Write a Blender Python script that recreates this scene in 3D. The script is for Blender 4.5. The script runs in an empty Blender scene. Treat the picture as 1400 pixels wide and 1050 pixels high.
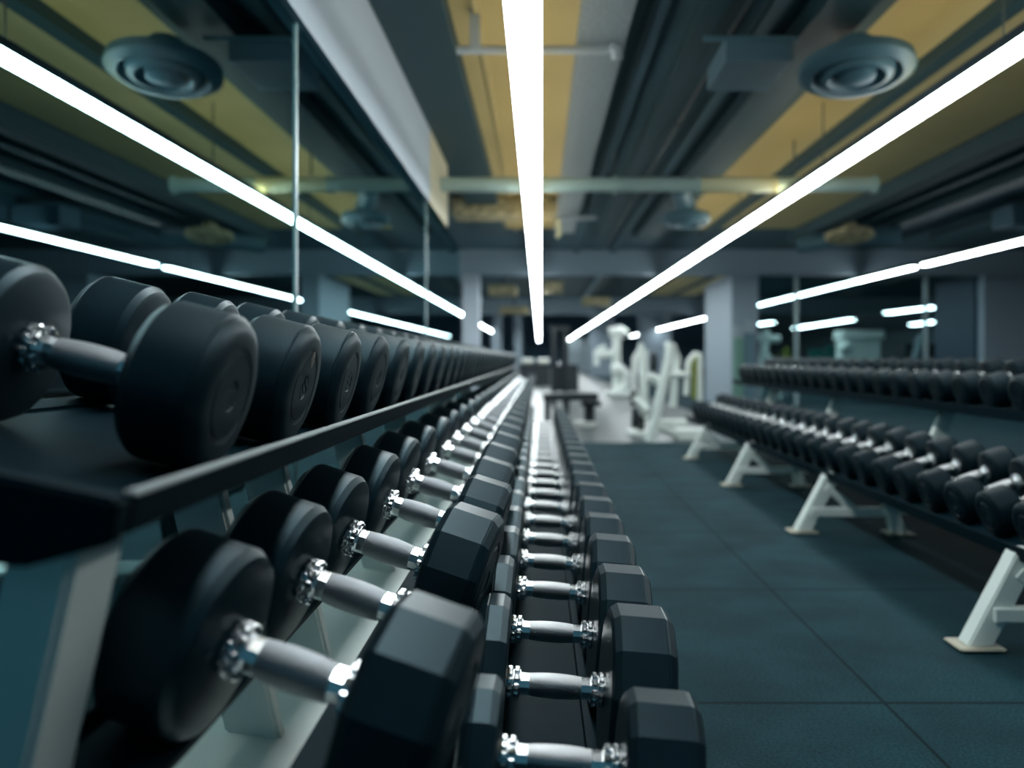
import bpy, bmesh, math, random
from mathutils import Vector, Matrix, Euler
random.seed(7)
PI = math.pi
D = bpy.data
SC = bpy.context.scene
COL = SC.collection
HC = 0.95            # camera height
F = 1200.0           # focal length in pixels (1400 wide)
VPX, VPY = 738.0, 490.0

# ------------------------------------------------------------------ materials
def new_mat(name):
    m = D.materials.new(name); m.use_nodes = True
    nt = m.node_tree
    b = nt.nodes.get('Principled BSDF')
    return m, nt, b

def pmat(name, col, rough=0.5, metal=0.0, spec=0.5, noise=None, bump=None, coat=0.0, tint=None):
    """noise=(scale, amount) varies the base colour; bump=(scale, strength, distance)"""
    m, nt, b = new_mat(name)
    b.inputs['Base Color'].default_value = (*col, 1)
    b.inputs['Roughness'].default_value = rough
    b.inputs['Metallic'].default_value = metal
    b.inputs['Specular IOR Level'].default_value = spec
    b.inputs['Coat Weight'].default_value = coat
    if tint: b.inputs['Specular Tint'].default_value = (*tint, 1)
    tc = nt.nodes.new('ShaderNodeTexCoord')
    if noise:
        n = nt.nodes.new('ShaderNodeTexNoise'); n.inputs['Scale'].default_value = noise[0]
        n.inputs['Detail'].default_value = 4
        nt.links.new(tc.outputs['Object'], n.inputs['Vector'])
        r = nt.nodes.new('ShaderNodeMapRange')
        r.inputs['From Min'].default_value = 0.3; r.inputs['From Max'].default_value = 0.7
        r.inputs['To Min'].default_value = 1 - noise[1]; r.inputs['To Max'].default_value = 1 + noise[1]
        nt.links.new(n.outputs['Fac'], r.inputs['Value'])
        mx = nt.nodes.new('ShaderNodeVectorMath'); mx.operation = 'SCALE'
        mx.inputs[0].default_value = col
        nt.links.new(r.outputs['Result'], mx.inputs['Scale'])
        nt.links.new(mx.outputs['Vector'], b.inputs['Base Color'])
    if bump:
        n = nt.nodes.new('ShaderNodeTexNoise'); n.inputs['Scale'].default_value = bump[0]
        n.inputs['Detail'].default_value = 3
        nt.links.new(tc.outputs['Object'], n.inputs['Vector'])
        bp = nt.nodes.new('ShaderNodeBump'); bp.inputs['Strength'].default_value = bump[1]
        bp.inputs['Distance'].default_value = bump[2]
        nt.links.new(n.outputs['Fac'], bp.inputs['Height'])
        nt.links.new(bp.outputs['Normal'], b.inputs['Normal'])
    return m

def emit(name, col, s):
    m, nt, b = new_mat(name)
    b.inputs['Base Color'].default_value = (0.8, 0.8, 0.8, 1)
    b.inputs['Emission Color'].default_value = (*col, 1)
    b.inputs['Emission Strength'].default_value = s
    return m

M = {}
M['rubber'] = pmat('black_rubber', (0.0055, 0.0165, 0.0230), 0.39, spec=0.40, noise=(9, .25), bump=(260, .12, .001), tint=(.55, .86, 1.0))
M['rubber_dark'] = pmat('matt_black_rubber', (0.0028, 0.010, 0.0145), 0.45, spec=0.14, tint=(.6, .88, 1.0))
M['rack'] = pmat('black_powder_coat', (0.0025, 0.012, 0.018), 0.60, spec=0.08, tint=(.5, .85, 1.0))
M['edge'] = pmat('lip_highlight', (0.30, 0.34, 0.35), 0.4)  # highlight on the shelf lip put into a pale colour
M['chrome'] = pmat('chrome', (0.82, 0.84, 0.86), 0.21, metal=1)
M['white'] = pmat('white_frame_paint', (0.80, 0.86, 0.82), 0.42, noise=(3, .05))
M['foot'] = pmat('worn_foot_plate', (0.50, 0.47, 0.38), 0.6)
M['pad'] = pmat('black_vinyl', (0.010, 0.018, 0.024), 0.35)
M['darkmetal'] = pmat('dark_metal', (0.018, 0.028, 0.036), 0.4)
M['emblem'] = pmat('faded_emblem_paint', (0.055, 0.075, 0.082), 0.6)
M['patch'] = pmat('worn_patch', (0.30, 0.26, 0.22), 0.7)
M['fascia'] = pmat('pale_wall_paint', (0.50, 0.58, 0.66), 0.6)
M['fascia_warm'] = pmat('warm_lit_wall_colour', (0.66, 0.60, 0.42), 0.6)  # warm light on the wall strip put into a yellow colour
M['pier'] = pmat('blue_grey_pier_paint', (0.26, 0.335, 0.395), 0.6)
M['header'] = pmat('blue_grey_header_paint', (0.25, 0.335, 0.395), 0.6)
M['yellow'] = pmat('ochre_ceiling', (0.54, 0.46, 0.23), 0.7, noise=(0.6, .12))  # ochre tone of the yellow ceiling bands and boards
M['deck'] = pmat('dark_ceiling_deck', (0.038, 0.095, 0.120), 0.7, noise=(0.7, .2))
M['beam'] = pmat('dark_beam', (0.015, 0.055, 0.072), 0.6)
M['tray'] = pmat('galvanised_tray', (0.24, 0.29, 0.32), 0.55, noise=(40, .2))
M['pipe'] = pmat('pale_green_pipe', (0.50, 0.66, 0.61), 0.5)
M['pipe_yellow'] = pmat('warm_lit_pipe_colour', (0.78, 0.76, 0.48), 0.5)
M['pipe_grey'] = pmat('grey_pipe', (0.40, 0.46, 0.50), 0.5)
M['duct'] = pmat('duct_metal', (0.085, 0.185, 0.23), 0.45)
M['insul'] = pmat('beige_insulation', (0.45, 0.40, 0.24), 0.8, noise=(12, .5), bump=(20, .6, .03))
M['housing'] = pmat('lamp_housing', (0.05, 0.085, 0.11), 0.5)
M['wire'] = pmat('wire', (0.08, 0.11, 0.12), 0.5)
M['lamp'] = emit('lamp_diffuser', (0.90, 0.985, 1.0), 24.0)
M['added_uplamp'] = emit('added_warm_uplight', (1.0, 0.85, 0.55), 5.5)  # glow of the unseen strips added to warm the ceiling
M['bluewall'] = pmat('blue_wall', (0.16, 0.34, 0.50), 0.6)
M['pier_shade'] = pmat('navy_pier_shade', (0.035, 0.055, 0.095), 0.6)  # shade on the pier's side put into a dark colour
M['greywall'] = pmat('grey_wall', (0.16, 0.21, 0.24), 0.6)
M['green'] = pmat('green_panel', (0.14, 0.30, 0.24), 0.5)
M['teal'] = pmat('teal_panel', (0.03, 0.19, 0.17), 0.5)
M['bluepanel'] = pmat('blue_panel', (0.10, 0.19, 0.24), 0.5)
M['olive'] = pmat('olive_panel', (0.26, 0.30, 0.07), 0.5)
M['farfloor'] = pmat('far_floor', (0.085, 0.105, 0.108), 0.36, noise=(2, .15))
M['curtain'] = pmat('pale_blind', (0.32, 0.40, 0.44), 0.7)

def knurl_mat(col=(0.33, 0.355, 0.38), rough=.42):
    m, nt, b = new_mat('knurled_steel')
    b.inputs['Metallic'].default_value = 1
    b.inputs['Base Color'].default_value = (*col, 1)
    b.inputs['Roughness'].default_value = rough
    tc = nt.nodes.new('ShaderNodeTexCoord')
    hs = []
    for ang in (0.9, -0.9):
        mp = nt.nodes.new('ShaderNodeMapping')
        mp.inputs['Rotation'].default_value = (0, 0, ang)
        nt.links.new(tc.outputs['Object'], mp.inputs['Vector'])
        w = nt.nodes.new('ShaderNodeTexWave'); w.inputs['Scale'].default_value = 180
        nt.links.new(mp.outputs['Vector'], w.inputs['Vector']); hs.append(w)
    a = nt.nodes.new('ShaderNodeMath'); a.operation = 'MULTIPLY'
    nt.links.new(hs[0].outputs['Fac'], a.inputs[0]); nt.links.new(hs[1].outputs['Fac'], a.inputs[1])
    bp = nt.nodes.new('ShaderNodeBump'); bp.inputs['Strength'].default_value = .5; bp.inputs['Distance'].default_value = .0012
    nt.links.new(a.outputs[0], bp.inputs['Height']); nt.links.new(bp.outputs['Normal'], b.inputs['Normal'])
    return m
M['knurl'] = knurl_mat()
M['knurl_bright'] = knurl_mat((0.56, 0.58, 0.60), .34)

def floor_mat():
    """square rubber mats: seam lines drawn with geometry coordinates, speckled granules"""
    m, nt, b = new_mat('rubber_floor_tiles')
    b.inputs['Roughness'].default_value = 0.8; b.inputs['Specular IOR Level'].default_value = 0.12; b.inputs['Specular Tint'].default_value = (.35, .85, 1.0, 1)
    tc = nt.nodes.new('ShaderNodeTexCoord')
    sx = nt.nodes.new('ShaderNodeSeparateXYZ'); nt.links.new(tc.outputs['Object'], sx.inputs[0])
    def seam(sock, size, off, half):
        a = nt.nodes.new('ShaderNodeMath'); a.operation = 'ADD'; a.inputs[1].default_value = -off + size * 50
        nt.links.new(sock, a.inputs[0])
        mo = nt.nodes.new('ShaderNodeMath'); mo.operation = 'PINGPONG'; mo.inputs[1].default_value = size / 2
        nt.links.new(a.outputs[0], mo.inputs[0])
        r = nt.nodes.new('ShaderNodeMapRange'); r.inputs['From Min'].default_value = half * .5; r.inputs['From Max'].default_value = half * 1.5
        nt.links.new(mo.outputs[0], r.inputs['Value'])
        return r.outputs['Result']
    s1 = seam(sx.outputs['X'], TILE_X, TILE_X0, .005)
    s2 = seam(sx.outputs['Y'], TILE_Y, TILE_Y0, .008)
    mul = nt.nodes.new('ShaderNodeMath'); mul.operation = 'MULTIPLY'
    nt.links.new(s1, mul.inputs[0]); nt.links.new(s2, mul.inputs[1])
    n1 = nt.nodes.new('ShaderNodeTexNoise'); n1.inputs['Scale'].default_value = 130; n1.inputs['Detail'].default_value = 2
    n2 = nt.nodes.new('ShaderNodeTexNoise'); n2.inputs['Scale'].default_value = 3.0; n2.inputs['Detail'].default_value = 5
    for n in (n1, n2): nt.links.new(tc.outputs['Object'], n.inputs['Vector'])
    r1 = nt.nodes.new('ShaderNodeMapRange'); r1.inputs['From Min'].default_value = .35; r1.inputs['From Max'].default_value = .7
    r1.inputs['To Min'].default_value = .7; r1.inputs['To Max'].default_value = 1.5
    r2 = nt.nodes.new('ShaderNodeMapRange'); r2.inputs['From Min'].default_value = .3; r2.inputs['From Max'].default_value = .7
    r2.inputs['To Min'].default_value = .72; r2.inputs['To Max'].default_value = 1.3
    nt.links.new(n1.outputs['Fac'], r1.inputs['Value']); nt.links.new(n2.outputs['Fac'], r2.inputs['Value'])
    m1 = nt.nodes.new('ShaderNodeMath'); m1.operation = 'MULTIPLY'
    nt.links.new(r1.outputs[0], m1.inputs[0]); nt.links.new(r2.outputs[0], m1.inputs[1])
    ms = nt.nodes.new('ShaderNodeMapRange'); ms.inputs['To Min'].default_value = .25
    nt.links.new(mul.outputs[0], ms.inputs['Value'])
    m2 = nt.nodes.new('ShaderNodeMath'); m2.operation = 'MULTIPLY'
    nt.links.new(m1.outputs[0], m2.inputs[0]); nt.links.new(ms.outputs[0], m2.inputs[1])
    vm = nt.nodes.new('ShaderNodeVectorMath'); vm.operation = 'SCALE'; vm.inputs[0].default_value = (0.0095, 0.033, 0.042)
    nt.links.new(m2.outputs[0], vm.inputs['Scale']); nt.links.new(vm.outputs[0], b.inputs['Base Color'])
    bp = nt.nodes.new('ShaderNodeBump'); bp.inputs['Strength'].default_value = .35; bp.inputs['Distance'].default_value = .003
    nt.links.new(n1.outputs['Fac'], bp.inputs['Height']); nt.links.new(bp.outputs['Normal'], b.inputs['Normal'])
    return m
TILE_Y = 1.19; TILE_Y0 = 2.42; TILE_X = 1.28; TILE_X0 = 0.95
M['floor'] = floor_mat()

def glass_mat():
    m = D.materials.new('tinted_glass'); m.use_nodes = True
    nt = m.node_tree; nt.nodes.clear()
    o = nt.nodes.new('ShaderNodeOutputMaterial')
    t = nt.nodes.new('ShaderNodeBsdfTransparent'); t.inputs['Color'].default_value = (0.70, 0.84, 0.86, 1)
    g = nt.nodes.new('ShaderNodeBsdfGlossy'); g.inputs['Roughness'].default_value = 0.01
    mx = nt.nodes.new('ShaderNodeMixShader'); mx.inputs['Fac'].default_value = 0.0003
    nt.links.new(t.outputs[0], mx.inputs[1]); nt.links.new(g.outputs[0], mx.inputs[2]); nt.links.new(mx.outputs[0], o.inputs[0])
    return m
M['glass'] = glass_mat()
M['seam'] = pmat('glass_edge', (0.35, 0.48, 0.50), 0.25)

# ------------------------------------------------------------------ mesh helpers
def finish(bm, name, smooth=None):
    bmesh.ops.recalc_face_normals(bm, faces=bm.faces[:])
    me = D.meshes.new(name); bm.to_mesh(me); bm.free()
    if smooth is not None:
        for p in me.polygons: p.use_smooth = True
        me.set_sharp_from_angle(angle=math.radians(smooth))
    return me

def obj(name, me, mat, parent=None, loc=None):
    o = D.objects.new(name, me)
    if mat is not None and not me.materials: me.materials.append(mat)
    COL.objects.link(o)
    if parent: o.parent = parent
    if loc is not None: o.location = loc
    return o

def empty(name, loc=(0, 0, 0), rz=0):
    o = D.objects.new(name, None); COL.objects.link(o); o.location = loc; o.rotation_euler = (0, 0, rz)
    o.empty_display_size = .1
    return o

def tag(o, label=None, cat=None, group=None, kind=None):
    if label: o['label'] = label
    if cat: o['category'] = cat
    if group: o['group'] = group
    if kind: o['kind'] = kind
    return o

def add_box(bm, lo, hi, bev=0.0):
    c = [(a + b) / 2 for a, b in zip(lo, hi)]; s = [abs(b - a) for a, b in zip(lo, hi)]
    r = bmesh.ops.create_cube(bm, size=1, matrix=Matrix.Translation(c) @ Matrix.Diagonal((*s, 1)))
    if bev:
        es = list({e for v in r['verts'] for e in v.link_edges})
        bmesh.ops.bevel(bm, geom=es, offset=bev, segments=2, affect='EDGES', profile=.5)

def box_me(name, lo, hi, bev=0.0):
    bm = bmesh.new(); add_box(bm, lo, hi, bev); return finish(bm, name)

def add_prism(bm, prof, y0, y1, axis='Y'):
    """extrude a closed (x,z) outline along Y"""
    a = [bm.verts.new((p[0], y0, p[1])) for p in prof]
    b = [bm.verts.new((p[0], y1, p[1])) for p in prof]
    n = len(prof)
    for i in range(n):
        j = (i + 1) % n
        bm.faces.new((a[i], a[j], b[j], b[i]))
    bm.faces.new(a[::-1]); bm.faces.new(b)

def prism_me(name, prof, y0, y1, bev=0.0):
    bm = bmesh.new(); add_prism(bm, prof, y0, y1)
    if bev: bmesh.ops.bevel(bm, geom=bm.edges[:], offset=bev, segments=2, affect='EDGES')
    return finish(bm, name, 40 if bev else None)

def add_lathe_x(bm, prof, n, phase=0.0, cap=True):
    """revolve (x, r) profile about the X axis"""
    rings = []
    for x, r in prof:
        if r < 1e-6:
            rings.append([bm.verts.new((x, 0, 0))])
        else:
            rings.append([bm.verts.new((x, r * math.sin(phase + 2 * PI * i / n), r * math.cos(phase + 2 * PI * i / n))) for i in range(n)])
    for a, b in zip(rings, rings[1:]):
        for i in range(n):
            j = (i + 1) % n
            if len(a) == 1 and len(b) == 1: continue
            if len(a) == 1: bm.faces.new((a[0], b[i], b[j]))
            elif len(b) == 1: bm.faces.new((a[i], b[0], a[j]))
            else: bm.faces.new((a[i], b[i], b[j], a[j]))

def add_tube(bm, pts, r, n=10, square=False):
    """tube along a polyline; square=True gives box section"""
    pts = [Vector(p) for p in pts]
    if square: n = 4
    rings = []
    for i, p in enumerate(pts):
        if i == 0: d = (pts[1] - p).normalized()
        elif i == len(pts) - 1: d = (p - pts[-2]).normalized()
        else: d = ((pts[i + 1] - p).normalized() + (p - pts[i - 1]).normalized()).normalized()
        up = Vector((0, 1, 0)) if abs(d.y) < .9 else Vector((0, 0, 1))
        s = d.cross(up).normalized(); u = s.cross(d).normalized()
        ph = PI / 4 if square else 0
        rr = r * (1.414 if square else 1)
        rings.append([bm.verts.new(p + rr * (math.cos(ph + 2 * PI * k / n) * s + math.sin(ph + 2 * PI * k / n) * u)) for k in range(n)])
    for a, b in zip(rings, rings[1:]):
        for k in range(n):
            j = (k + 1) % n
            bm.faces.new((a[k], a[j], b[j], b[k]))
    bm.faces.new(rings[0][::-1]); bm.faces.new(rings[-1])

def tube_me(name, pts, r, n=10, square=False):
    bm = bmesh.new(); add_tube(bm, pts, r, n, square); return finish(bm, name, 40)

def P(u, v, Y):
    return Vector(((u - VPX) / F * Y, Y, HC - (v - VPY) / F * Y))
def PF(u, v):
    """point on the floor seen at (u, v)"""
    Y = F * HC / (v - VPY); return P(u, v, Y)

# ------------------------------------------------------------------ dumbbells
def head_me(name, r, w, n, facet):
    b = min(.014, r * .16)
    prof = [(0, 0), (0, r - b * 1.1), (b * .25, r - b * .5), (b * 1.0, r)]
    prof += [(w - b * 1.35, r), (w - b * 1.2, r - b * .12), (w - b * 1.05, r - b * .05), (w - b * .3, r - b * .75), (w, r - b * 1.5)]
    prof += [(w, r * .62), (w - .0025, r * .60), (w - .0025, r * .55), (w, r * .53), (w, r * .2), (w - .002, r * .18), (w - .002, 0)]
    bm = bmesh.new()
    if facet:
        k = 1 / math.cos(PI / n)
        add_lathe_x(bm, [(x, q * k) for x, q in prof], n, PI / n)
        return finish(bm, name, 12)
    add_lathe_x(bm, prof, n)
    return finish(bm, name, 32)

def shaft_me(L, rg):
    """chrome bar with hexagonal-looking flats and toothed collars at both ends"""
    bm = bmesh.new()
    add_lathe_x(bm, [(-L / 2 - .01, 0), (-L / 2 - .01, rg * .90), (L / 2 + .01, rg * .90), (L / 2 + .01, 0)], 10, PI / 10)
    return finish(bm, 'handle', 20)

def collar_me(rg, s):
    bm = bmesh.new()
    rc = rg * 1.22
    add_lathe_x(bm, [(-.004 * s, 0), (-.004 * s, rc * .92), (.024 * s, rc * .92), (.024 * s, 0)], 24)
    for row in (0, 1):
        x0 = .001 + row * .0115
        for i in range(11):
            a = 2 * PI * (i + .5 * row) / 11
            mt = Matrix.Rotation(a, 4, 'X') @ Matrix.Translation((s * (x0 + .005), 0, rc * .98)) @ Matrix.Diagonal((.0095, rc * .42, rc * .34, 1))
            r = bmesh.ops.create_cube(bm, size=1, matrix=mt)
            es = list({e for v in r['verts'] for e in v.link_edges})
            bmesh.ops.bevel(bm, geom=es, offset=.002, segments=1, affect='EDGES')
    return finish(bm, 'collar', 35)

def grip_me(L, rg):
    h = L * .262
    pr = [(-h, rg * .8), (-h, rg * .93)]
    for i in range(9):
        t = -1 + i / 4
        pr.append((t * h * .97, rg * (.93 + .12 * (1 - t * t))))
    pr += [(h, rg * .93), (h, rg * .8)]
    bm = bmesh.new(); add_lathe_x(bm, pr, 28)
    return finish(bm, 'grip', 35)

LH, WH = 0.165, 0.105
MESH = {}
def kit(key, r, rg, nl, nr, w=WH, facet_l=False, facet_r=True, r_right=None, wl=None):
    MESH[key] = dict(r=r, w=w,
        hl=head_me('weight_head', r, wl or w, nl, facet_l), hr=head_me('weight_head', r_right or r, w, nr, facet_r),
        shaft=shaft_me(LH, rg), grip=grip_me(LH, rg), cl=collar_me(rg, 1), cr=collar_me(rg, -1))
kit('top', .104, .022, 48, 48, facet_r=False)
kit('mid', .110, .0235, 48, 12, r_right=.120)
kit('mid_short', .108, .0235, 48, 12, r_right=.026, w=.105)
kit('low', .138, .0195, 12, 12, facet_l=True, wl=.055)
kit('low_small', .100, .0195, 12, 12, facet_l=True, wl=.055)
kit('right', .083, .021, 36, 36, facet_r=False)

ORD = ['', 'first', 'second', 'third', 'fourth', 'fifth', 'sixth', 'seventh', 'eighth', 'ninth', 'tenth', 'eleventh', 'twelfth',
       'thirteenth', 'fourteenth', 'fifteenth', 'sixteenth', 'seventeenth', 'eighteenth', 'nineteenth']
TENS = {2: ('twentieth', 'twenty'), 3: ('thirtieth', 'thirty'), 4: ('fortieth', 'forty')}
def ordinal(n):
    if n < 20: return ORD[n]
    t, u = divmod(n, 10)
    return TENS[t][0] if u == 0 else TENS[t][1] + '-' + ORD[u]

PROTO = {}
def make_dumbbell(key):
    k = MESH[key]
    root = empty('dumbbell')
    z = k['r']
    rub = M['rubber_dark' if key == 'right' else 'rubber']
    L = obj('weight_head', k['hl'], rub, root, (-LH / 2, 0, z)); L.rotation_euler = (0, 0, PI)
    R = obj('weight_head', k['hr'], rub, root, (LH / 2, 0, z))
    h = obj('handle', k['shaft'], M['chrome'], root, (0, 0, z)); h['label'] = 'chrome handle'
    g = obj('grip', k['grip'], M['knurl' if key in ('top', 'mid', 'mid_short') else 'knurl_bright'], h); g['label'] = 'knurled grey steel grip'
    for mk, s in (('cl', -1), ('cr', 1)):
        obj('collar', k[mk], M['chrome'], h, (s * LH / 2, 0, 0))
    return root

def copy_tree(o, parent=None):
    c = o.copy(); COL.objects.link(c)
    if parent: c.parent = parent
    for ch in o.children: copy_tree(ch, c)
    return c

def place_dumbbell(key, center, roll, yaw, label, group, spin=0):
    """center: middle of the handle; roll > 0 lowers the +X end"""
    if key not in PROTO:
        PROTO[key] = o = make_dumbbell(key)
    else:
        o = copy_tree(PROTO[key])
    R = Euler((0, roll, yaw), 'XYZ').to_matrix()
    o.rotation_euler = (0, roll, yaw)
    o.location = Vector(center) - R @ Vector((0, 0, MESH[key]['r']))
    tag(o, label, 'dumbbell', group)
    return o

rnd = random.Random(3)
# --- left rack, top shelf
TOPC = (-0.578, 0.004); TOP_ROLL = math.radians(14.0)
top_objs = []
Y = 1.13; n = 1
while Y < 14.8:
    top_objs.append(place_dumbbell('top', (TOPC[0], Y, HC - TOPC[1]), TOP_ROLL, rnd.uniform(-.02, .02),
        f'round black rubber dumbbell, {ordinal(n)} from the near end, top shelf of left rack', 'dumbbells on the top shelf of the left rack'))
    Y += .345 + rnd.uniform(-.008, .008); n += 1
# --- left rack, middle shelf
MIDC = (-0.275, 0.350); MID_ROLL = math.radians(17.0)
mid_y = [.983, 1.289, 1.60, 1.98, 2.36, 2.76, 3.16, 3.58, 4.02, 4.48, 4.94, 5.42]
while mid_y[-1] < 14.2: mid_y.append(mid_y[-1] + .46)
for i, y in enumerate(mid_y):
    key = 'mid_short' if i == 1 else 'mid'
    place_dumbbell(key, (MIDC[0] + rnd.uniform(-.004, .004), y, HC - MIDC[1]), MID_ROLL, math.radians(-7 if i < 3 else -4),
        f'black dumbbell with faceted outer head, {ordinal(i + 1)} from near end, middle shelf of left rack', 'dumbbells on the middle shelf of the left rack')
# --- left rack, bottom shelf
LOWC = (0.026, 0.55); LOW_ROLL = math.radians(4.6)
low_y = [.915, 1.20, 1.473, 1.765, 2.08, 2.37, 2.66, 2.96, 3.26, 3.56, 3.86, 4.16, 4.46, 4.76, 5.06, 5.36, 5.66, 5.96, 6.26, 6.56, 6.86, 7.16, 7.46]
for i, y in enumerate(low_y):
    if i == 0: continue
    key = 'low_small' if i < 2 else 'low'
    place_dumbbell(key, (LOWC[0] + rnd.uniform(-.003, .003), y, HC - LOWC[1]), LOW_ROLL, rnd.uniform(-.015, .015),
        f'twelve-sided black dumbbell, {ordinal(i)} from the near end, bottom shelf of left rack', 'dumbbells on the bottom shelf of the left rack')

# emblems on the nearest top-shelf heads: faint raised ring of marks
def emblem_me(seed):
    r = random.Random(seed); bm = bmesh.new()
    R0 = .052
    add_lathe_x(bm, [(-.001, R0 + .010), (.0016, R0 + .0095), (.0016, R0 + .0075), (-.001, R0 + .007)], 40)
    for i in range(13):
        a = math.radians(-60 + i * 10)
        mt = Matrix.Rotation(a + PI, 4, 'X') @ Matrix.Translation((.0008, 0, R0 - .002)) @ Matrix.Diagonal((.0022, .0045 + r.random() * .002, .008 + r.random() * .003, 1))
        bmesh.ops.create_cube(bm, size=1, matrix=mt)
    for i in range(5):
        mt = Matrix.Translation((.0008, -.026 + i * .013, r.uniform(-.004, .004))) @ Matrix.Diagonal((.0022, .007, .016 + r.random() * .01, 1))
        bmesh.ops.create_cube(bm, size=1, matrix=mt)
    return finish(bm, 'emblem')
em = emblem_me(1)
for i in range(0, 6):
    heads = [c for c in top_objs[i].children if c.data == MESH['top']['hr']]
    e = obj('emblem', em, M['emblem'], heads[0], (WH - .002, 0, 0)); e['label'] = 'faint raised ring of worn lettering'
    e.rotation_euler = (i * .8, 0, 0)
h2 = [c for c in top_objs[1].children if c.data == MESH['top']['hr']][0]
bm = bmesh.new(); bmesh.ops.create_icosphere(bm, subdivisions=2, radius=.010, matrix=Matrix.Diagonal((.15, 1.0, 1.5, 1)))
o = obj('worn_patch', finish(bm, 'worn_patch', 60), M['patch'], h2, (WH, .012, .048)); o['label'] = 'small pale worn patch'

# ------------------------------------------------------------------ left rack
rack = empty('dumbbell_rack', (-.3, 3, 0))
tag(rack, 'long black three-tier dumbbell rack with pale uprights along the left glass', 'rack')
inv = Matrix.Translation((.3, -3, 0))
def rpart(name, me, mat, root=rack, off=Vector((.3, -3, 0)), parent=None):
    me.transform(Matrix.Translation(off))
    return obj(name, me, mat, parent or root)

def tilted(cx, h, roll, pts):
    """local (s along the slope to +X, t up) -> world (x, z) around a centre line"""
    c, s = math.cos(roll), math.sin(roll)
    return [(cx + a * c + b * s, HC - h - a * s + b * c) for a, b in pts]

ty0, ty1 = .735, 15.2
# top tray: floor, front lip, back lip
rt = .110
def XH(pts): return [(x, HC - h) for x, h in pts]
tray = XH([(-.835, .052), (-.845, .052), (-.845, .014), (-.855, .014), (-.855, .070), (-.42, .166), (-.345, .147), (-.339, .115), (-.347, .113), (-.353, .139), (-.42, .156)])
top_tray = rpart('shelf_tray', prism_me('shelf_tray', tray, ty0, ty1, .0025), M['rack'])
for a0, a1 in ((-.17, -.135), (.135, .17)):
    rpart('cradle_rail', prism_me('cradle_rail', tilted(TOPC[0], TOPC[1], TOP_ROLL, [(a0, -rt), (a0, -rt + .005), (a1, -rt + .005), (a1, -rt)]), ty0 + .1, ty1 - .1), M['rack'], parent=top_tray)
endp = XH([(-.86, .005), (-.339, .114), (-.345, .150), (-.42, .170), (-.86, .065)])
rpart('end_plate', prism_me('end_plate', endp, ty0 - .03, ty0 - .001, .004), M['rack'], parent=top_tray)
e = rpart('highlight_strip', prism_me('highlight_strip', XH([(-.349, .1138), (-.3375, .1158), (-.3375, .1125), (-.349, .1105)]), ty0, ty1, .0008), M['edge'], parent=top_tray); e['label'] = 'thin bright strip painted as the highlight on the shelf lip'  # pale strip laid along the lip as its highlight
# middle rails
rm = .112
for s, (a0, a1) in (('L', (-.200, -.088)), ('R', (.022, .150))):
    if s == 'L':
        pr = [(a0, -rm), (a0, -rm + .008), (a0 - .006, -rm + .008), (a0 - .006, -rm - .012), (a1, -rm - .012), (a1, -rm)]
    else:
        pr = [(a0, -rm), (a0, -rm - .030), (a0 + .008, -rm - .030), (a0 + .008, -rm - .012), (a1 + .008, -rm - .012), (a1 + .008, -rm - .001), (a1, -rm - .001), (a1, -rm)]
    if s == 'R': pr = [(a, b - .010) for a, b in pr]
    rpart('shelf_rail', prism_me('shelf_rail', tilted(MIDC[0], MIDC[1], MID_ROLL, pr), .55, 14.6), M['rack'])
# bottom tray
rl = .140
pr = tilted(LOWC[0], LOWC[1], LOW_ROLL, [(-.145, -rl), (-.145, -rl + .02), (-.152, -rl + .02), (-.152, -rl - .02), (.223, -rl - .02), (.223, -rl + .018), (.215, -rl + .018), (.215, -rl)])
low_tray = rpart('shelf_tray', prism_me('shelf_tray', pr, .5, 7.85), M['rack'])
for a0 in (-.071, .071):
    rpart('cradle_rail', prism_me('cradle_rail', tilted(LOWC[0], LOWC[1], LOW_ROLL, [(a0 - .005, -rl), (a0 - .005, -rl + .018), (a0 + .005, -rl + .018), (a0 + .005, -rl)]), .5, 7.8), M['rack'], parent=low_tray)
for i in range(26):
    yy = .66 + i * .295
    if yy > 7.7: break
# rear legs, front uprights, foot bars
def slab(name, p0, p1, wx, wy, root=rack, off=Vector((.3, -3, 0)), mat='white'):
    """box-section bar from p0 to p1 (x, y, z), wx wide in X, wy in Y"""
    bm = bmesh.new()
    p0, p1 = Vector(p0), Vector(p1)
    vs = []
    for p in (p0, p1):
        vs.append([bm.verts.new(p + Vector((sx * wx / 2, sy * wy / 2, 0))) for sx, sy in ((-1, -1), (1, -1), (1, 1), (-1, 1))])
    a, b = vs
    for i in range(4):
        j = (i + 1) % 4; bm.faces.new((a[i], a[j], b[j], b[i]))
    bm.faces.new(a[::-1]); bm.faces.new(b)
    bmesh.ops.recalc_face_normals(bm, faces=bm.faces[:])
    bmesh.ops.bevel(bm, geom=bm.edges[:], offset=.006, segments=2, affect='EDGES')
    return rpart(name, finish(bm, name, 40), M[mat], root, off)
for y in (.822, 4.25, 7.95, 11.63):
    slab('rear_leg', (-.438, y, HC - .16), (-.612, y, 0.012), .064, .095)
    slab('foot_plate', (-.612, y, 0.006), (-.612, y, 0.012), .14, .16, mat='foot')
for y in (1.445, 1.79, 2.56, 3.37, 4.71, 6.57, 8.41, 10.25, 12.55):
    slab('upright', (-.575, y, HC - .165), (-.40, y, .05), .088, .035)
for y in (.822, 4.25, 7.5):
    slab('foot_bar', (-.59, y, .05), (.13, y, .05), .06, .06)
    slab('shelf_support', (.03, y, .05), (.03, y, HC - .73), .08, .06)
# pale long panel seen between the two middle rails
pan = [(-.56, HC - .60), (-.56, HC - .615), (-.29, HC - .655), (-.29, HC - .64)]
rpart('back_panel', prism_me('back_panel', pan, .5, 14.4), M['white'])

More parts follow.
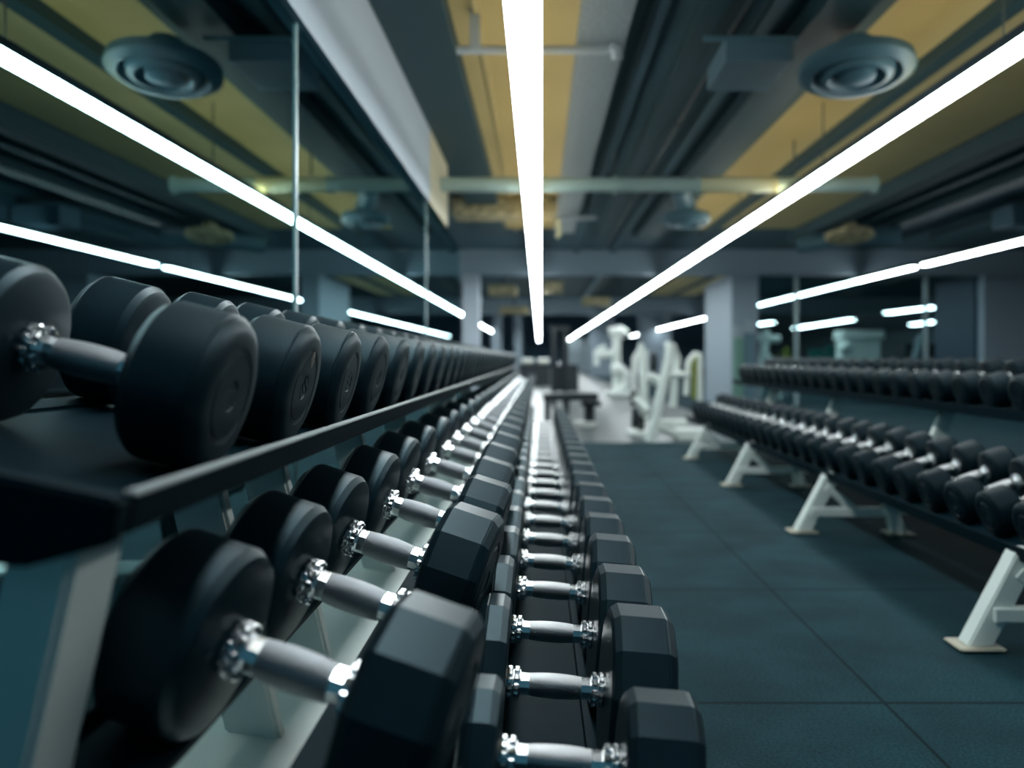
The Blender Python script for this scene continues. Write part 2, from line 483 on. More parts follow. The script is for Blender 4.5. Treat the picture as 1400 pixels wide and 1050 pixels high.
# ------------------------------------------------------------------ right rack
RR = Vector((-1.8, -5.5, 0))
rr = empty('dumbbell_rack', (1.8, 5.5, 0))
tag(rr, 'black two-tier dumbbell rack on white splayed legs across the aisle, right', 'rack')
R_LOW = (1.735, 0.487); R_TOP = (2.24, 0.115); RROLL = math.radians(-19)
RTROLL = math.radians(-14)
def rrp(name, me, mat='rack', parent=None): return rpart(name, me, M[mat], rr, RR, parent)
rb = .085
for (c, roll, y0, y1) in ((R_LOW, RROLL, 2.55, 9.3), (R_TOP, RTROLL, 2.55, 9.3)):
    pr = tilted(c[0], c[1], roll, [(-.215, -rb), (-.215, -rb + .03), (-.223, -rb + .03), (-.223, -rb - .02), (.223, -rb - .02), (.223, -rb + .03), (.215, -rb + .03), (.215, -rb)])
    t = rrp('shelf_tray', prism_me('shelf_tray', pr, y0, y1))
for y in (2.886, 4.79, 6.55, 8.3):
    slab('front_leg', (1.43, y, .012), (1.597, y, HC - .622), .085, .075, rr, RR)
    slab('foot_plate', (1.43, y, .005), (1.43, y, .014), .15, .13, rr, RR, 'foot')
    slab('rear_leg', (1.93, y - .06, .012), (1.82, y - .06, HC - .57), .07, .07, rr, RR)
    slab('foot_plate', (1.93, y - .06, .005), (1.93, y - .06, .014), .15, .13, rr, RR, 'foot')
    rrp('cross_bar', box_me('cross_bar', (1.47, y - .055, .095), (1.90, y - .005, .142), .006), 'white')
    bm = bmesh.new(); add_tube(bm, [(1.555, y - .03, .255), (1.70, y - .03, .13)], .02, square=True); rrp('brace', finish(bm, 'brace'), 'white')
    slab('upright', (2.02, y + .05, .10), (2.27, y + .05, HC - .24), .08, .05, rr, RR)
    rrp('cross_bar', box_me('cross_bar', (1.90, y - .03, .10), (2.06, y + .03, .15), .006), 'white')
n = 1; y = 2.82
while y < 9.1:
    place_dumbbell('right', (R_LOW[0], y, HC - R_LOW[1]), RROLL, rnd.uniform(-.03, .03),
        f'black dumbbell, {ordinal(n)} from the near end, lower shelf of the right rack', 'dumbbells on the lower shelf of the right rack')
    y += .245 + rnd.uniform(-.006, .006); n += 1
n = 1; y = 3.0
while y < 9.1:
    place_dumbbell('right', (R_TOP[0], y, HC - R_TOP[1]), RTROLL, rnd.uniform(-.03, .03),
        f'black dumbbell, {ordinal(n)} from the near end, upper shelf of the right rack', 'dumbbells on the upper shelf of the right rack')
    y += .262 + rnd.uniform(-.006, .006); n += 1

# ------------------------------------------------------------------ floor and shell
def struct(name, me, mat, parent=None):
    o = obj(name, me, mat, parent)
    if not parent: o['kind'] = 'structure'
    return o
YH = 16.9        # header plane
XL, XR = -19.0, 19.0
struct('floor', box_me('floor', (XL, -1.5, -.1), (XR, 9.92, 0)), M['floor'])
struct('floor', box_me('floor', (-.9, 9.92, -.1), (2.75, 90, -.004)), M['farfloor'])
struct('floor', box_me('floor', (2.75, 9.92, -.1), (XR, 90, -.002)), M['floor'])  # dark mats carried on here, standing in for shade on the far floor
struct('floor', box_me('floor', (XL, 9.92, -.1), (-.9, 90, -.002)), M['floor'])  # dark mats again in place of shade, left side

HL = 1.5         # lamp height above the camera
def zc(h): return HC + h
# ceiling bands (x0, x1, h, mat)
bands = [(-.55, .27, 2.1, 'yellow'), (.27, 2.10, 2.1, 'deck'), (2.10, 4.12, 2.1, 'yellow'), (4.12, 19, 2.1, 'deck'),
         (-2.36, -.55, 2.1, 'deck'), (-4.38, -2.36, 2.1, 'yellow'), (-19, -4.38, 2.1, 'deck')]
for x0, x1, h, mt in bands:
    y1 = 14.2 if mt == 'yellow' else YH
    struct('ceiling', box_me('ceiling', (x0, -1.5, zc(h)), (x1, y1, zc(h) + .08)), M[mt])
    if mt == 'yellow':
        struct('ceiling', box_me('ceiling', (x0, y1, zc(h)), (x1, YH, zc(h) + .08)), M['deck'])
ti = [1]
def trim(lo, hi, mt, bev=.004):
    o = struct(f'trim_{ti[0]}', box_me('trim', lo, hi, bev), M[mt]); ti[0] += 1; return o
# ribs and beams running away from the viewer
trim((-.95, -1.5, zc(1.98)), (-.54, 14.2, zc(2.1)), 'beam')
for x, w, h, mt in ((.70, .10, 2.04, 'deck'), (1.02, .16, 2.02, 'beam'), (1.40, .12, 2.04, 'deck'), (1.72, .30, 1.95, 'beam'), (2.72, .12, 2.0, 'beam'), (3.3, .05, 2.05, 'yellow'),
                    (4.25, .22, 1.92, 'beam'), (4.75, .10, 1.98, 'beam'), (5.3, .2, 1.95, 'beam'), (6.6, .25, 1.95, 'beam'), (8.2, .3, 1.95, 'beam')):
    for xx in (x, -.26 - x):
        if xx > -1.4 and xx < 0 : 
            continue
        trim((xx - w / 2, -1.5, zc(h)), (xx + w / 2, 14.6 if mt != 'deck' else YH, zc(2.1)), mt)
trim((-.40, -1.5, zc(2.06)), (-.36, 14.2, zc(2.1)), 'yellow')
# pale wall strip above the left glass
struct('wall_left', box_me('wall_left', (-1.03, -.5, zc(1.35)), (-.95, 7.58, zc(1.99))), M['fascia'])
struct('wall_left', box_me('wall_left', (-1.03, 7.60, zc(1.35)), (-.95, 9.05, zc(1.99))), M['fascia_warm'])  # far section coloured yellow for the warm light falling on it
# cross header with piers at the far side of the hall
struct('wall_back', box_me('wall_back', (XL, YH, zc(1.62)), (XR, YH + .35, zc(2.2))), M['header'])
def pier(x0, x1, y0, y1, mt='pier'):
    return trim((x0, y0, 0), (x1, y1, zc(1.62)), mt)
pier(3.69, 4.21, YH, 19.6); pier(-4.59, -4.25, YH, 19.6)
pier(8.55, 9.5, YH, 18.9); pier(-1.49, -1.17, YH, YH + .4, 'fascia')
pier(-9.6, -8.7, YH, 18.9)
trim((8.50, YH + .25, 0), (8.55, 18.9, zc(1.62)), 'pier_shade')  # dark sheet added as the shaded side of the pier
# glass partition at the left
gw = empty('window_1', (-.99, 5, 0)); gw['kind'] = 'structure'
for y0, y1 in ((1.0, 3.52), (3.55, 7.585), (7.615, 10.7)):
    o = obj('pane', box_me('pane', (0.0, y0 - 5, .02), (.008, y1 - 5, zc(1.35 if y1 < 9 else 1.35))), M['glass'], gw)
for y in (3.535, 7.60):
    obj('glass_seam', box_me('glass_seam', (-.002, y - 5 - .013, .02), (.012, y - 5 + .013, zc(1.35))), M['seam'], gw)
# partition seams on the right
gw = empty('window_2', (6.3, YH + .2, 0)); gw['kind'] = 'structure'
for x0, x1 in ((4.22, 4.98), (5.01, 7.5), (7.53, 8.54)):
    obj('pane', box_me('pane', (x0 - 6.3, -.005, .02), (x1 - 6.3, .005, zc(1.6))), M['glass'], gw)
for x in (4.995, 7.515):
    obj('glass_seam', box_me('glass_seam', (x - 6.3 - .04, -.01, .02), (x - 6.3 + .04, .01, zc(1.6))), M['seam'], gw)

# far hall
struct('ceiling', box_me('ceiling', (XL, YH + .35, zc(2.35)), (XR, 34, zc(2.45))), M['beam'])
struct('wall_back', box_me('wall_back', (XL, 34, zc(1.72)), (XR, 34.4, zc(5.1))), M['header'])
struct('ceiling', box_me('ceiling', (XL, 34.4, zc(4.6)), (XR, 90, zc(4.7))), M['deck'])
struct('wall_back', box_me('wall_back', (XL, 86, -.1), (XR, 86.3, zc(4.7))), M['bluewall'])
struct('wall_right', box_me('wall_right', (XR, -1.5, -.1), (XR + .2, 90, zc(4.7))), M['greywall'])
struct('wall_left', box_me('wall_left', (XL - .2, -1.5, -.1), (XL, 90, zc(4.7))), M['greywall'])
for x0, x1, y in ((-2.5, -2.15, 46), (-1.35, -.95, 46), (-1.9, -1.75, 40), (2.65, 3.9, 46), (5.2, 6.9, 46)):
    trim((x0, y, 0), (x1, y + .5, zc(4.6)), 'pier')
for k in range(8):
    x = 2.0 + k * .42
    trim((x, 60, 0), (x + .30, 60.1, zc(1.3)), 'curtain')

# ------------------------------------------------------------------ ceiling services
def linear_light(x, y0, y1, label, cat='light', up=False, w=.165, group=None, h=HL, lamp='lamp', wires=()):
    yc = (y0 + y1) / 2
    root = empty('linear_light', (x, yc, zc(h))); tag(root, label, cat, group)
    L = (y1 - y0) / 2
    obj('housing', box_me('housing', (-w / 2, -L, .018), (w / 2, L, .075), .004), M['housing'], root)
    obj('diffuser', box_me('diffuser', (-w / 2 + .004, -L + .004, -.006), (w / 2 - .004, L - .004, .018)), M[lamp], root)
    if up:
        obj('added_uplight', box_me('added_uplight', (-w * .3, -L + .02, .075), (w * .3, min(L, 14 - yc) - .02, .082)), M['added_uplamp'], root)  # unseen warm strip added on the housing to tint the ceiling yellow
    for y in wires:
        obj('hanger_wire', tube_me('hanger_wire', [(0, y - yc, .075), (0, y - yc, 2.1 - h)], .006, 6), M['wire'], root)
    return root
linear_light(-.072, .4, 76, 'white linear ceiling light running overhead down the middle of the gym', up=True, wires=(5, 9, 13))
linear_light(2.325, .6, 80, 'bright linear ceiling light on the right, between the two round vents and aisle', up=True, w=.128, wires=(4.4, 7.2, 10.2, 13))
linear_light(-2.68, .6, 60, 'bright linear ceiling light seen through the left glass, crossing both glass seams', up=True, w=.128, wires=(4.4, 7.2, 10.2, 13))
linear_light(6.2, 6, 14.15, 'near length of the outer right ceiling light, at the right photo edge', w=.115, wires=(9, 12))
linear_light(6.2, 14.55, 60, 'far length of the outer right ceiling light, passing behind the grey pier', w=.115)
linear_light(-6.2, 6, 14.15, 'near length of the outer left ceiling light, at the left photo edge', w=.115, wires=(9, 12))
linear_light(-6.2, 14.55, 60, 'far length of the outer left ceiling light, ending behind the top dumbbells', w=.115, wires=(15.5, 16.6))
# short lights in the dark bay behind the right-hand panes
def short_light(u0, v0, u1, v1, h, label, w=.3):
    y0 = F * h / (VPY - v0); y1 = F * h / (VPY - v1)
    x0 = (u0 - VPX) / F * y0; x1 = (u1 - VPX) / F * y1
    a, b = Vector((x0, y0, zc(h))), Vector((x1, y1, zc(h)))
    d = b - a; c = (a + b) / 2
    root = empty('linear_light', c, math.atan2(d.y, d.x) - PI / 2); tag(root, label, 'light', None)
    L = d.length / 2
    obj('housing', box_me('housing', (-w / 2, -L, .01), (w / 2, L, .1)), M['housing'], root)
    obj('diffuser', box_me('diffuser', (-w / 2 + .01, -L + .01, -.01), (w / 2 - .01, L - .01, .01)), M['lamp'], root)
    top = (2.36 if y1 < 34 and c.y < 34 else 4.61) - h
    for yy in (-L * .6, L * .6): obj('hanger_wire', tube_me('hanger_wire', [(0, yy, .1), (0, yy, top)], .012, 6), M['wire'], root)
short_light(1165, 437, 1086, 449, 1.5, 'short bright ceiling light in the dark bay, left of the white tower machine', .28)
short_light(1279, 420, 1213, 428, 1.5, 'short bright ceiling light in the dark bay, touching the dark pier', .28)
short_light(1279, 440, 1246, 444, 1.5, 'lowest short ceiling light in the dark bay, beside the dark pier', .28)
short_light(1056, 441, 1034, 444, 1.5, 'tiny ceiling light just right of the near grey pier', .28)

def diffuser_vent(x, y, h, R, label, mt='duct', neck=.10, dx=0):
    root = empty('air_vent', (x, y, zc(h))); tag(root, label, 'vent')
    bm = bmesh.new()
    def ring(prof):
        n = 48; rings = []
        for r, z in prof: rings.append([bm.verts.new((r * math.cos(2 * PI * i / n), r * math.sin(2 * PI * i / n), z)) for i in range(n)])
        for a, b in zip(rings, rings[1:]):
            for i in range(n): bm.faces.new((a[i], a[(i + 1) % n], b[(i + 1) % n], b[i]))
    ring([(R * .98, .10), (R, .06), (R, .045), (R * .90, .02), (R * .78, .015), (R * .72, .05), (R * .70, .10)])
    obj('rim', finish(bm, 'rim', 40), M[mt], root)
    bm = bmesh.new()
    ring([(R * .66, .055), (R * .62, .015), (R * .50, .0), (R * .42, .03), (R * .40, .09)])
    obj('cone', finish(bm, 'cone', 40), M[mt], root)
    bm = bmesh.new()
    ring([(R * .34, .05), (R * .32, .01), (R * .20, -.005), (R * .02, -.008)])
    obj('cone', finish(bm, 'cone', 40), M[mt], root)
    bm = bmesh.new(); ring([(R * .99, .085), (R * .6, .14), (R * .3, .15), (R * .3, .15 + neck)]); obj('neck', finish(bm, 'neck', 40), M[mt], root)
    root.rotation_euler = (math.radians(-9), 0, 0)
    return root
for s, side, lab in ((1, 1.89, 'right'), (-1, -2.24, 'left')):
    diffuser_vent(side, 5.23, 1.66, .335, f'large round ceiling vent, near one on the {lab} side of the photo')
    diffuser_vent(side - .05 * s, 11.0, 1.68, .30, f'small round ceiling vent beyond the green pipe, {lab} side of the photo')
    x = 4.45 if s > 0 else -4.75
    diffuser_vent(x, 12.6, 1.70, .34, f'round ceiling vent lit yellow above the outer {lab} light', 'insul')  # insulation colour stands in for the warm light on this vent
    d = empty('hanging_duct', (side - s * .575, 5.55, zc(1.8))); tag(d, f'square duct stub behind the large round vent on the {lab}', 'duct')
    obj('sleeve', box_me('sleeve', (-.2, -.3, -.02), (.2, .3, .13), .005), M['bluepanel'], d)
    obj('flange', box_me('flange', (-.34, -.33, .09), (.22, -.305, .12), .003), M['duct'], d)
    d = empty('hanging_duct', (side - s * .30, 10.9, zc(1.875)))
    tag(d, f'slanted duct leading to the small round vent, {lab} side', 'duct')
    obj('sleeve', tube_me('sleeve', [(0, -.9, .10), (s * .16, -.2, .07), (s * .25, .05, .0)], .12, 16), M['duct'], d)
    d = empty('hanging_duct', (4.75 * s + (-.26 if s < 0 else 0) , 13.0, zc(1.83)))
    tag(d, f'grey flexible duct beside the yellow-lit vent on the outer {lab}', 'duct')
    obj('sleeve', tube_me('sleeve', [(s * -.75, .6, -.06), (0, .2, .0), (s * .6, .0, .02)], .14, 16), M['duct'], d)
    b = empty('junction_box', (6.7 * s - (.1 if s < 0 else 0), 11.5, zc(1.72))); tag(b, f'teal ceiling unit box hung in the dark, far {lab} above the outer light', 'unit')
    obj('case', box_me('case', (-.65, -.25, 0), (.65, .25, .26), .01), M['bluepanel'], b)
    obj('strap', box_me('strap', (-.02, -.26, -.004), (.02, .26, .27)), M['darkmetal'], b)

for u, v, Y, w, lab in ((688, 398, 22, .5, 'beige ceiling duct box just left of the middle light, past the header'), (703, 425, 30, .7, 'farther beige ceiling duct box left of the middle light'),
                        (756, 393, 21, .35, 'small beige ceiling box just right of the middle light, past the header'), (815, 412, 27, .6, 'beige ceiling box between the middle and right lights')):
    p = P(u, v, Y)
    d = empty('hanging_duct', p); tag(d, lab, 'duct')
    obj('case', box_me('case', (-w * .7, -.4, -.12), (w * .7, .4, .12), .03), M['insul'], d)
    obj('hanger_strap', box_me('hanger_strap', (-.03, -.03, .12), (.03, .03, HC + 2.35 - p.z)), M['wire'], d)
for x in (-2.2, 1.6, 3.2):
    p = empty('pipe', (x, 25, zc(2.2))); tag(p, f'dark pipe run along the far hall ceiling, {"left of the slim column" if x < 0 else "right of the middle light" if x < 2 else "left of the grey pier"}', 'pipe')
    obj('run', tube_me('run', [(0, -7.5, 0), (0, 8.5, 0)], .06, 10), M['duct'], p)
    obj('clip', box_me('clip', (-.08, -.05, .0), (.08, .05, .14)), M['wire'], p)
pp = empty('pipe', (-.1, 8.45, zc(1.672))); tag(pp, 'thick pale green pipe crossing the ceiling from left to right', 'pipe')
obj('run', tube_me('run', [(-3.42, 0, 0), (3.32, 0, 0)], .072, 20), M['pipe'], pp)
for x0, x1 in ((-2.62, -1.90), (1.62, 2.38)):  # warm light on the pipe painted as yellow lengths
    o = obj('sleeve', tube_me('sleeve', [(x0, 0, 0), (x1, 0, 0)], .076, 20), M['pipe_yellow'], pp); o['label'] = 'length of pipe painted yellowish as warm light'
for x in (-1.92, 1.62, .82, -3.42, 3.32):
    bm = bmesh.new(); add_lathe_x(bm, [(-.02, 0), (-.02, .088), (.02, .088), (.02, 0)], 20); obj('coupling', finish(bm, 'coupling', 30), M['pipe'], pp, (x, 0, 0))
for x in (.82, -2.1, 2.55):
    obj('hanger_rod', tube_me('hanger_rod', [(x, 0, .07), (x, 0, .428)], .009, 8), M['wire'], pp)
pp = empty('pipe', (0, 5.28, zc(1.855))); tag(pp, 'thin grey pipe crossing above the middle light near the top of the photo', 'pipe')
obj('run', tube_me('run', [(-.50, 0, 0), (.45, 0, 0)], .026, 14), M['pipe_grey'], pp)
obj('elbow', tube_me('elbow', [(.42, 0, .02), (.46, 0, 0), (.465, .02, -.05)], .036, 14), M['pipe_grey'], pp)
obj('bracket', box_me('bracket', (-.42, -.03, .0), (-.36, .03, .245), .004), M['pipe_grey'], pp)
ct = empty('cable_tray', (.37, 7, zc(1.9))); tag(ct, 'grey perforated metal cable tray running along the ceiling right of the middle light', 'tray')
obj('bed', box_me('bed', (-.135, -6.5, 0), (.135, 6.3, .008)), M['tray'], ct)
obj('rail', box_me('rail', (-.145, -6.5, 0), (-.135, 6.3, .07)), M['tray'], ct)
obj('rail', box_me('rail', (.135, -6.5, 0), (.145, 6.3, .07)), M['tray'], ct)
for y in (-4, 0, 4): obj('hanger', box_me('hanger', (.12, y - .02, .06), (.14, y + .02, .2)), M['wire'], ct)
cd = empty('conduit', (1.18, 5, zc(1.96))); tag(cd, 'thin dark conduit clipped along the dark ceiling deck, right of the tray', 'conduit')
obj('run', tube_me('run', [(0, -5, .04), (0, 11, .04)], .016, 8), M['darkmetal'], cd)
for y in (-.9, 2.5, 6): obj('clip', box_me('clip', (-.03, y - .03, .02), (.03, y + .03, .06)), M['darkmetal'], cd)
dd = empty('hanging_duct', (-.6, 11.6, zc(1.95))); tag(dd, 'speckled beige insulated duct under the ceiling beyond the green pipe', 'duct')
obj('sleeve', box_me('sleeve', (-.55, -.3, -.10), (.78, .3, .15), .05), M['insul'], dd)
obj('drop', box_me('drop', (.42, -.1, -.32), (.52, .1, -.08), .02), M['insul'], dd)
pp = empty('pipe', (.55, 11.6, zc(1.84))); tag(pp, 'short grey pipe under the tray beyond the thick green pipe', 'pipe')
obj('run', tube_me('run', [(-.30, 0, 0), (.2, 0, .02)], .03, 12), M['pipe_grey'], pp)
obj('elbow', tube_me('elbow', [(-.30, 0, 0), (-.29, 0, -.2), (-.33, 0, -.24)], .03, 12), M['pipe_yellow'], pp)
for s, nm in ((1, 'right'), (-1, 'left')):
    p = empty('ceiling_panel', (4.45 if s > 0 else -4.6, 25.5, zc(2.12))); tag(p, f'yellow ceiling panel in the far hall, beside the {nm} grey pier', 'panel')
    obj('board', box_me('board', (-.75, -4, 0), (.75, 4, .06), .01), M['yellow'], p)
    obj('frame_bar', box_me('frame_bar', (-.1, -4.1, -.04), (.05, 4.1, 0)), M['beam'], p)

# ------------------------------------------------------------------ far equipment
def machine(name, base, label, cat, group=None):
    r = empty(name, base); tag(r, label, cat, group); return r
def mtube(root, name, pts, r, mat='white', square=False, n=10):
    b = root.location
    return obj(name, tube_me(name, [Vector(p) - b for p in pts], r, n, square), M[mat], root)
def mbox(root, name, lo, hi, mat='white', bev=.01):
    b = root.location
    return obj(name, box_me(name, Vector(lo) - b, Vector(hi) - b, bev), M[mat], root)
def mdisc(root, name, c, r, w, mat='pad'):
    bm = bmesh.new(); add_lathe_x(bm, [(-w / 2, 0), (-w / 2, r * .9), (-w * .35, r), (w * .35, r), (w / 2, r * .9), (w / 2, 0)], 28)
    return obj(name, finish(bm, name, 40), M[mat], root, Vector(c) - root.location)

# white leaning frame machine beyond the right rack
Y0 = 9.9
m = machine('leg_press', (1.4, 10.4, 0), 'white leaning tube-frame weight machine beyond the far end of right rack', 'weight machine')
mtube(m, 'post', [P(889, 604, 9.9), P(915, 488, 9.9), P(916, 470, 9.9)], .055)
mtube(m, 'post', [P(920, 556, 10.4), P(926, 490, 10.4), P(920, 474, 10.3), P(913, 472, 9.95)], .045)
mtube(m, 'arch', [P(938, 540, 10.6), P(941, 495, 10.6), P(950, 484, 10.6), P(957, 486, 10.6), P(957, 548, 10.6)], .035)
mtube(m, 'cross_bar', [P(906, 512, 10.1), P(942, 512, 10.5)], .035)
mtube(m, 'foot_bar', [P(890, 580, 9.9), P(918, 592, 10.2), P(932, 600, 10.4)], .04)
mtube(m, 'foot_bar', [P(893, 578, 10.0), P(935, 577, 10.5)], .04)
mbox(m, 'base', (1.60, 10.2, 0), (1.95, 10.6, .12))
mbox(m, 'side_panel', P(946, 545, 10.7), P(955, 488, 10.72), 'olive')
mtube(m, 'cradle', [P(902, 522, 10.2), P(886, 515, 10.2)], .06)
m2 = machine('plate_tree', (1.23, 10.8, 0), 'white plate holder with black weight plates beside the leaning white machine', 'plate rack')
mtube(m2, 'post', [P(880, 560, 10.8), P(876, 470, 10.8)], .04)
mtube(m2, 'arm', [P(868, 543, 10.7), P(886, 562, 10.6)], .05)
mtube(m2, 'post', [P(880, 582, 10.9), P(880, 555, 10.8)], .04)
mbox(m2, 'base', (1.1, 10.6, 0), (1.45, 11.1, .06))
for u, v, y, r in ((868, 572, 10.7, .13), (876, 578, 10.9, .12), (866, 545, 10.9, .1), (893, 495, 10.9, .12), (875, 520, 11.2, .13), (897, 522, 11.0, .10)):
    mdisc(m2, 'weight_plate', P(u, v, y), r, .07)
# cable machine farther back
m = machine('cable_machine', (2.05, 22, 0), 'tall white cable machine with pulley head and round shield in the far hall', 'weight machine')
mtube(m, 'post', [P(843, 535, 22), P(843, 452, 22)], .11)
mtube(m, 'pulley_head', [P(833, 455, 22), P(848, 452, 22), P(856, 458, 22)], .13)
mtube(m, 'arm', [P(812, 486, 22), P(840, 483, 22)], .10)
mtube(m, 'arm', [P(815, 500, 22), P(818, 478, 22), P(828, 474, 22)], .07)
mtube(m, 'shield', [P(836, 506, 21.8), P(848, 504, 21.8), P(856, 512, 21.8), P(856, 528, 21.8), P(844, 537, 21.8)], .13)
mbox(m, 'base', P(830, 542, 21.5), P(860, 534, 22.5))
m = machine('weight_stack', (2.9, 20, 0), 'white tube weight station with black seat left of the leaning machine', 'weight machine')
mtube(m, 'post', [P(868, 556.5, 17), P(868, 490, 17), P(878, 475, 17)], .06)
mtube(m, 'post', [P(882, 556.5, 17), P(882, 478, 17)], .06)
mtube(m, 'arm', [P(862, 540, 17), P(872, 530, 17), P(886, 532, 17)], .05)
mbox(m, 'seat', P(868, 512, 17), P(880, 500, 17.3), 'pad')
# dark tower and benches straight ahead
m = machine('cable_tower', (.3, 17, 0), 'black twin-post cable tower at the end of the aisle', 'weight machine')
mtube(m, 'post', [P(757, 556, 17), P(757, 448, 17)], .05, 'darkmetal', True)
mtube(m, 'post', [P(773, 556, 17.2), P(773, 448, 17.2)], .05, 'darkmetal', True)
mtube(m, 'cross_bar', [P(752, 449, 17), P(778, 449, 17.2)], .05, 'darkmetal', True)
mbox(m, 'weight_stack', P(753, 535, 17.3), P(777, 500, 17.6), 'darkmetal')
mbox(m, 'shroud', P(777, 535, 16.8), P(790, 498, 17.1), 'darkmetal')
mdisc(m, 'pulley', P(764, 498, 16.9), .05, .04, 'chrome')
m = machine('flat_bench', (.43, 11.4, 0), 'black padded flat bench standing across the aisle end', 'bench')
mbox(m, 'pad', P(742, 548, 11.6), P(816, 536, 12.0), 'pad', .03)
mbox(m, 'leg', P(744, 583, 11.7), P(752, 546, 11.8), 'darkmetal')
mbox(m, 'leg', P(772, 583, 11.7), P(778, 546, 11.8), 'darkmetal')
m = machine('small_bench', (.8, 12.2, 0), 'small black bench with white base right of the padded flat bench', 'bench')
mbox(m, 'pad', P(794, 556, 12.1), P(819, 546, 12.6), 'pad', .02)
mbox(m, 'column', P(799, 578, 12.25), P(812, 555, 12.4), 'darkmetal')
mbox(m, 'base', (PF(786, 583).x, 12.1, 0), (PF(814, 583).x, 12.5, .07), 'white')
# low black bench before the blue wall
m = machine('storage_unit', (-.2, 30, 0), 'low black cabinet below the blue wall at far end of left rack', 'cabinet')
mbox(m, 'case', (-.72, 30, 0), (.35, 30.6, .72), 'darkmetal')
mbox(m, 'top', (-.75, 29.95, .72), (.38, 30.65, .76), 'rack')
for x in (-.42, .12):
    o = machine('rolled_towel', (x, 30.2, .76), f'white rolled towel on the low black cabinet, {"left" if x < 0 else "right"} one', 'towel')
    o2 = obj('roll', tube_me('roll', [(-.2, 0, .09), (.2, 0, .09)], .09, 16), M['white'], o)
# panels by the pier
for u0, u1, v0, mt, lab in ((1003, 1016, 462, 'green', 'tall green mat leaning in front of the grey pier'), (1018, 1032, 455, 'bluepanel', 'tall blue-grey mat leaning on the right edge of the grey pier')):
    a, b = P(u0, v0, YH - .12), P(u1, v0, YH - .12)
    m = machine('exercise_mat', ((a.x + b.x) / 2, YH - .12, 0), lab, 'mat')
    w = (b.x - a.x) / 2
    obj('panel', box_me('panel', (-w, -.03, 0), (w, .03, a.z), .01), M[mt], m)
    obj('end_cap', box_me('end_cap', (-w, -.035, a.z), (w, .035, a.z + .22), .01), M['curtain'], m)
# equipment behind the right panes
m = machine('multi_gym', (7.6, 21, 0), 'white tower machine with two wide columns behind the right panes', 'weight machine')
mbox(m, 'column', P(1152, 545, 21), P(1170, 456, 21.5), 'white', .03)
mbox(m, 'column', P(1176, 545, 21), P(1194, 456, 21.5), 'white', .03)
mbox(m, 'top_beam', P(1152, 464, 20.9), P(1195, 453, 21.6), 'white', .03)
mtube(m, 'arm', [P(1148, 480, 20.9), P(1160, 470, 20.9)], .08)
m = machine('pull_down', (5.6, 20, 0), 'white pulldown machine just right of the grey pier', 'weight machine')
mtube(m, 'post', [P(1044, 500, 20), P(1048, 450, 20)], .09)
mtube(m, 'arm', [P(1036, 462, 20), P(1066, 464, 20)], .09)
mtube(m, 'leg', [P(1034, 546.5, 20), P(1044, 486, 20)], .09)
mtube(m, 'leg', [P(1064, 546.5, 20), P(1050, 486, 20)], .09)
m = machine('floor_plant', (5.9, 21, 0), 'small yellow-green plant behind the panes beside the white pulldown machine', 'plant')
bm = bmesh.new()
rp = random.Random(5)
for i in range(70):
    d = Vector((rp.gauss(0, 1), rp.gauss(0, 1), rp.gauss(0, 1))).normalized()
    c = Vector((0, 0, .95)) + d * .16 * rp.uniform(.4, 1)
    t = d.cross(Vector((0, 0, 1))).normalized() * .035
    v = [bm.verts.new(c), bm.verts.new(c + d * .06 + t), bm.verts.new(c + d * .14), bm.verts.new(c + d * .06 - t)]
    bm.faces.new(v)
M['leaf'] = pmat('leaf', (.30, .36, .05), .6)
obj('foliage', finish(bm, 'foliage'), M['leaf'], m)
obj('stem', tube_me('stem', [(0, 0, .3), (0, 0, .85)], .02, 8), M['leaf'], m)
bm = bmesh.new(); bmesh.ops.create_cone(bm, cap_ends=True, segments=20, radius1=.11, radius2=.15, depth=.34, matrix=Matrix.Translation((0, 0, .17))); obj('pot', finish(bm, 'pot', 40), M['greywall'], m)
m = machine('stair_climber', (9.3, 20, 0), 'dark machine with a slanted pale arm left of the dark far-right pier', 'weight machine')
mtube(m, 'arm', [P(1250, 496, 20), P(1260, 458, 20)], .09, 'curtain')
mbox(m, 'body', P(1238, 560, 20.2), P(1275, 470, 20.8), 'darkmetal')
m = machine('exercise_ball', (7.9, 18.6, 0), 'dark rounded exercise ball behind the upper right dumbbells', 'ball')
for u0, u1, v0, lab in ((1106, 1126, 477, 'teal screen panel behind the panes, left of the white tower machine'), (1128, 1146, 472, 'second teal screen panel behind the panes, touching the white tower machine')):
    a, b = P(u0, v0, 26), P(u1, v0, 26)
    m3 = machine('screen_panel', ((a.x + b.x) / 2, 26, 0), lab, 'panel')
    w = (b.x - a.x) / 2
    obj('board', box_me('board', (-w, -.02, .12), (w, .02, a.z), .01), M['teal'], m3)
    for s in (-1, 1): obj('foot', box_me('foot', (s * w * .8 - .03, -.25, 0), (s * w * .8 + .03, .25, .12)), M['darkmetal'], m3)
bm = bmesh.new(); bmesh.ops.create_uvsphere(bm, u_segments=32, v_segments=20, radius=.47, matrix=Matrix.Translation((0, 0, .47)))
obj('shell', finish(bm, 'shell', 60), M['darkmetal'], m)
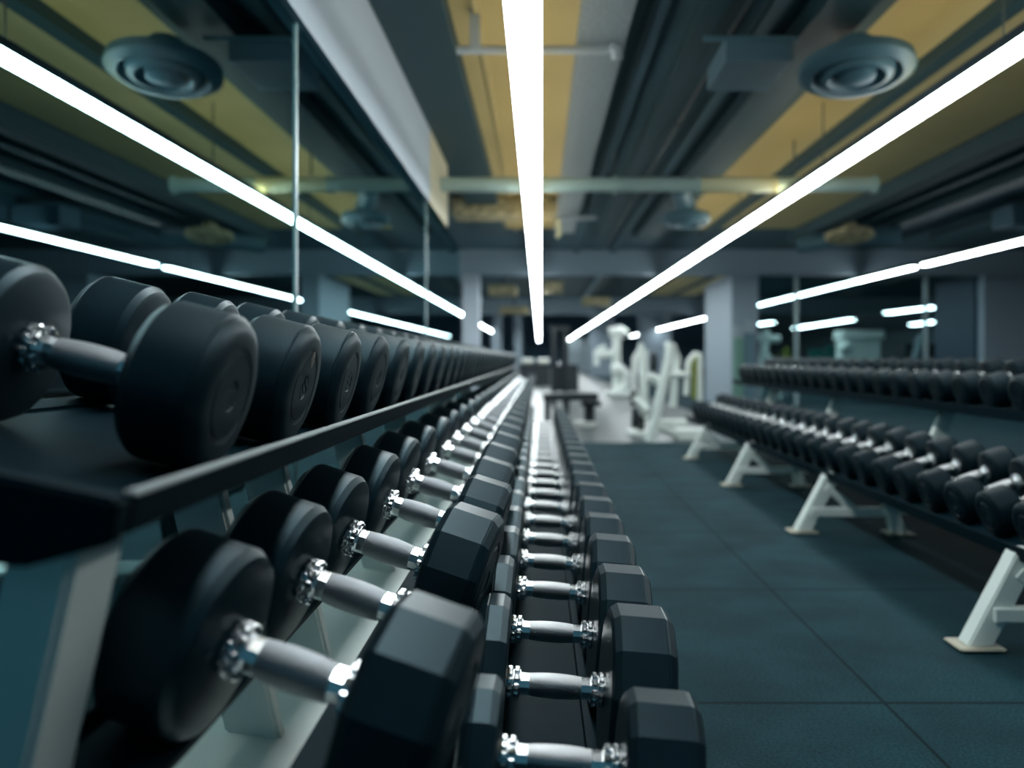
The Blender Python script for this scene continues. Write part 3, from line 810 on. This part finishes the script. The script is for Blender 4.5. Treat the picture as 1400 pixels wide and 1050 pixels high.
bm = bmesh.new(); bmesh.ops.create_cone(bm, cap_ends=True, segments=14, radius1=.03, radius2=.03, depth=.02, matrix=Matrix.Translation((0, 0, .945))); obj('plug', finish(bm, 'plug'), M['white'], m)
# bench seen through the glass under the left rack's top shelf
m = machine('weight_bench', (-1.75, 3.9, 0), 'white and black bench on the floor behind the left glass, under the top shelf', 'bench')
mtube(m, 'frame', [(-2.25, 3.75, .05), (-1.35, 3.75, .05)], .035)
mtube(m, 'frame', [(-1.95, 3.75, .05), (-1.78, 3.75, .34), (-1.45, 3.75, .40)], .05)
mtube(m, 'frame', [(-1.55, 3.75, .05), (-1.60, 3.75, .36)], .04, 'darkmetal')
mbox(m, 'seat', (-1.92, 3.55, .28), (-1.60, 3.95, .36), 'white', .02)
mbox(m, 'back_pad', (-1.62, 3.6, .36), (-1.30, 3.9, .43), 'pad', .03)
m = machine('rubber_block', (-2.5, 3.3, 0), 'black rubber block on the floor at the left edge behind the glass', 'block')
mbox(m, 'block', (-2.05, 3.1, 0), (-1.86, 3.4, .18), 'pad', .02)
mbox(m, 'cap_strip', (-2.05, 3.08, .18), (-1.86, 3.42, .2), 'white', .005)

# ------------------------------------------------------------------ world, camera, render look
w = D.worlds.new('World'); SC.world = w; w.use_nodes = True
bg = w.node_tree.nodes['Background']
bg.inputs['Color'].default_value = (0.10, 0.37, 0.52, 1)
bg.inputs['Strength'].default_value = 0.25

cam = D.cameras.new('Camera'); co = D.objects.new('Camera', cam); COL.objects.link(co)
co.location = (0, 0, HC); co.rotation_euler = (PI / 2, 0, 0)
cam.sensor_width = 36; cam.lens = 36 * F / 1400
cam.shift_x = -(VPX - 700) / 1400; cam.shift_y = -(525 - VPY) / 1400
cam.clip_start = .02; cam.clip_end = 200
cam.dof.use_dof = True; cam.dof.focus_distance = 1.7
cam.dof.aperture_fstop = (cam.lens / 1000) / .016
SC.camera = co
SC.view_settings.view_transform = 'Standard'
SC.view_settings.look = 'None'
SC.view_settings.gamma = 1
SC.view_settings.exposure = 0.0
SC.view_settings.use_curve_mapping = False
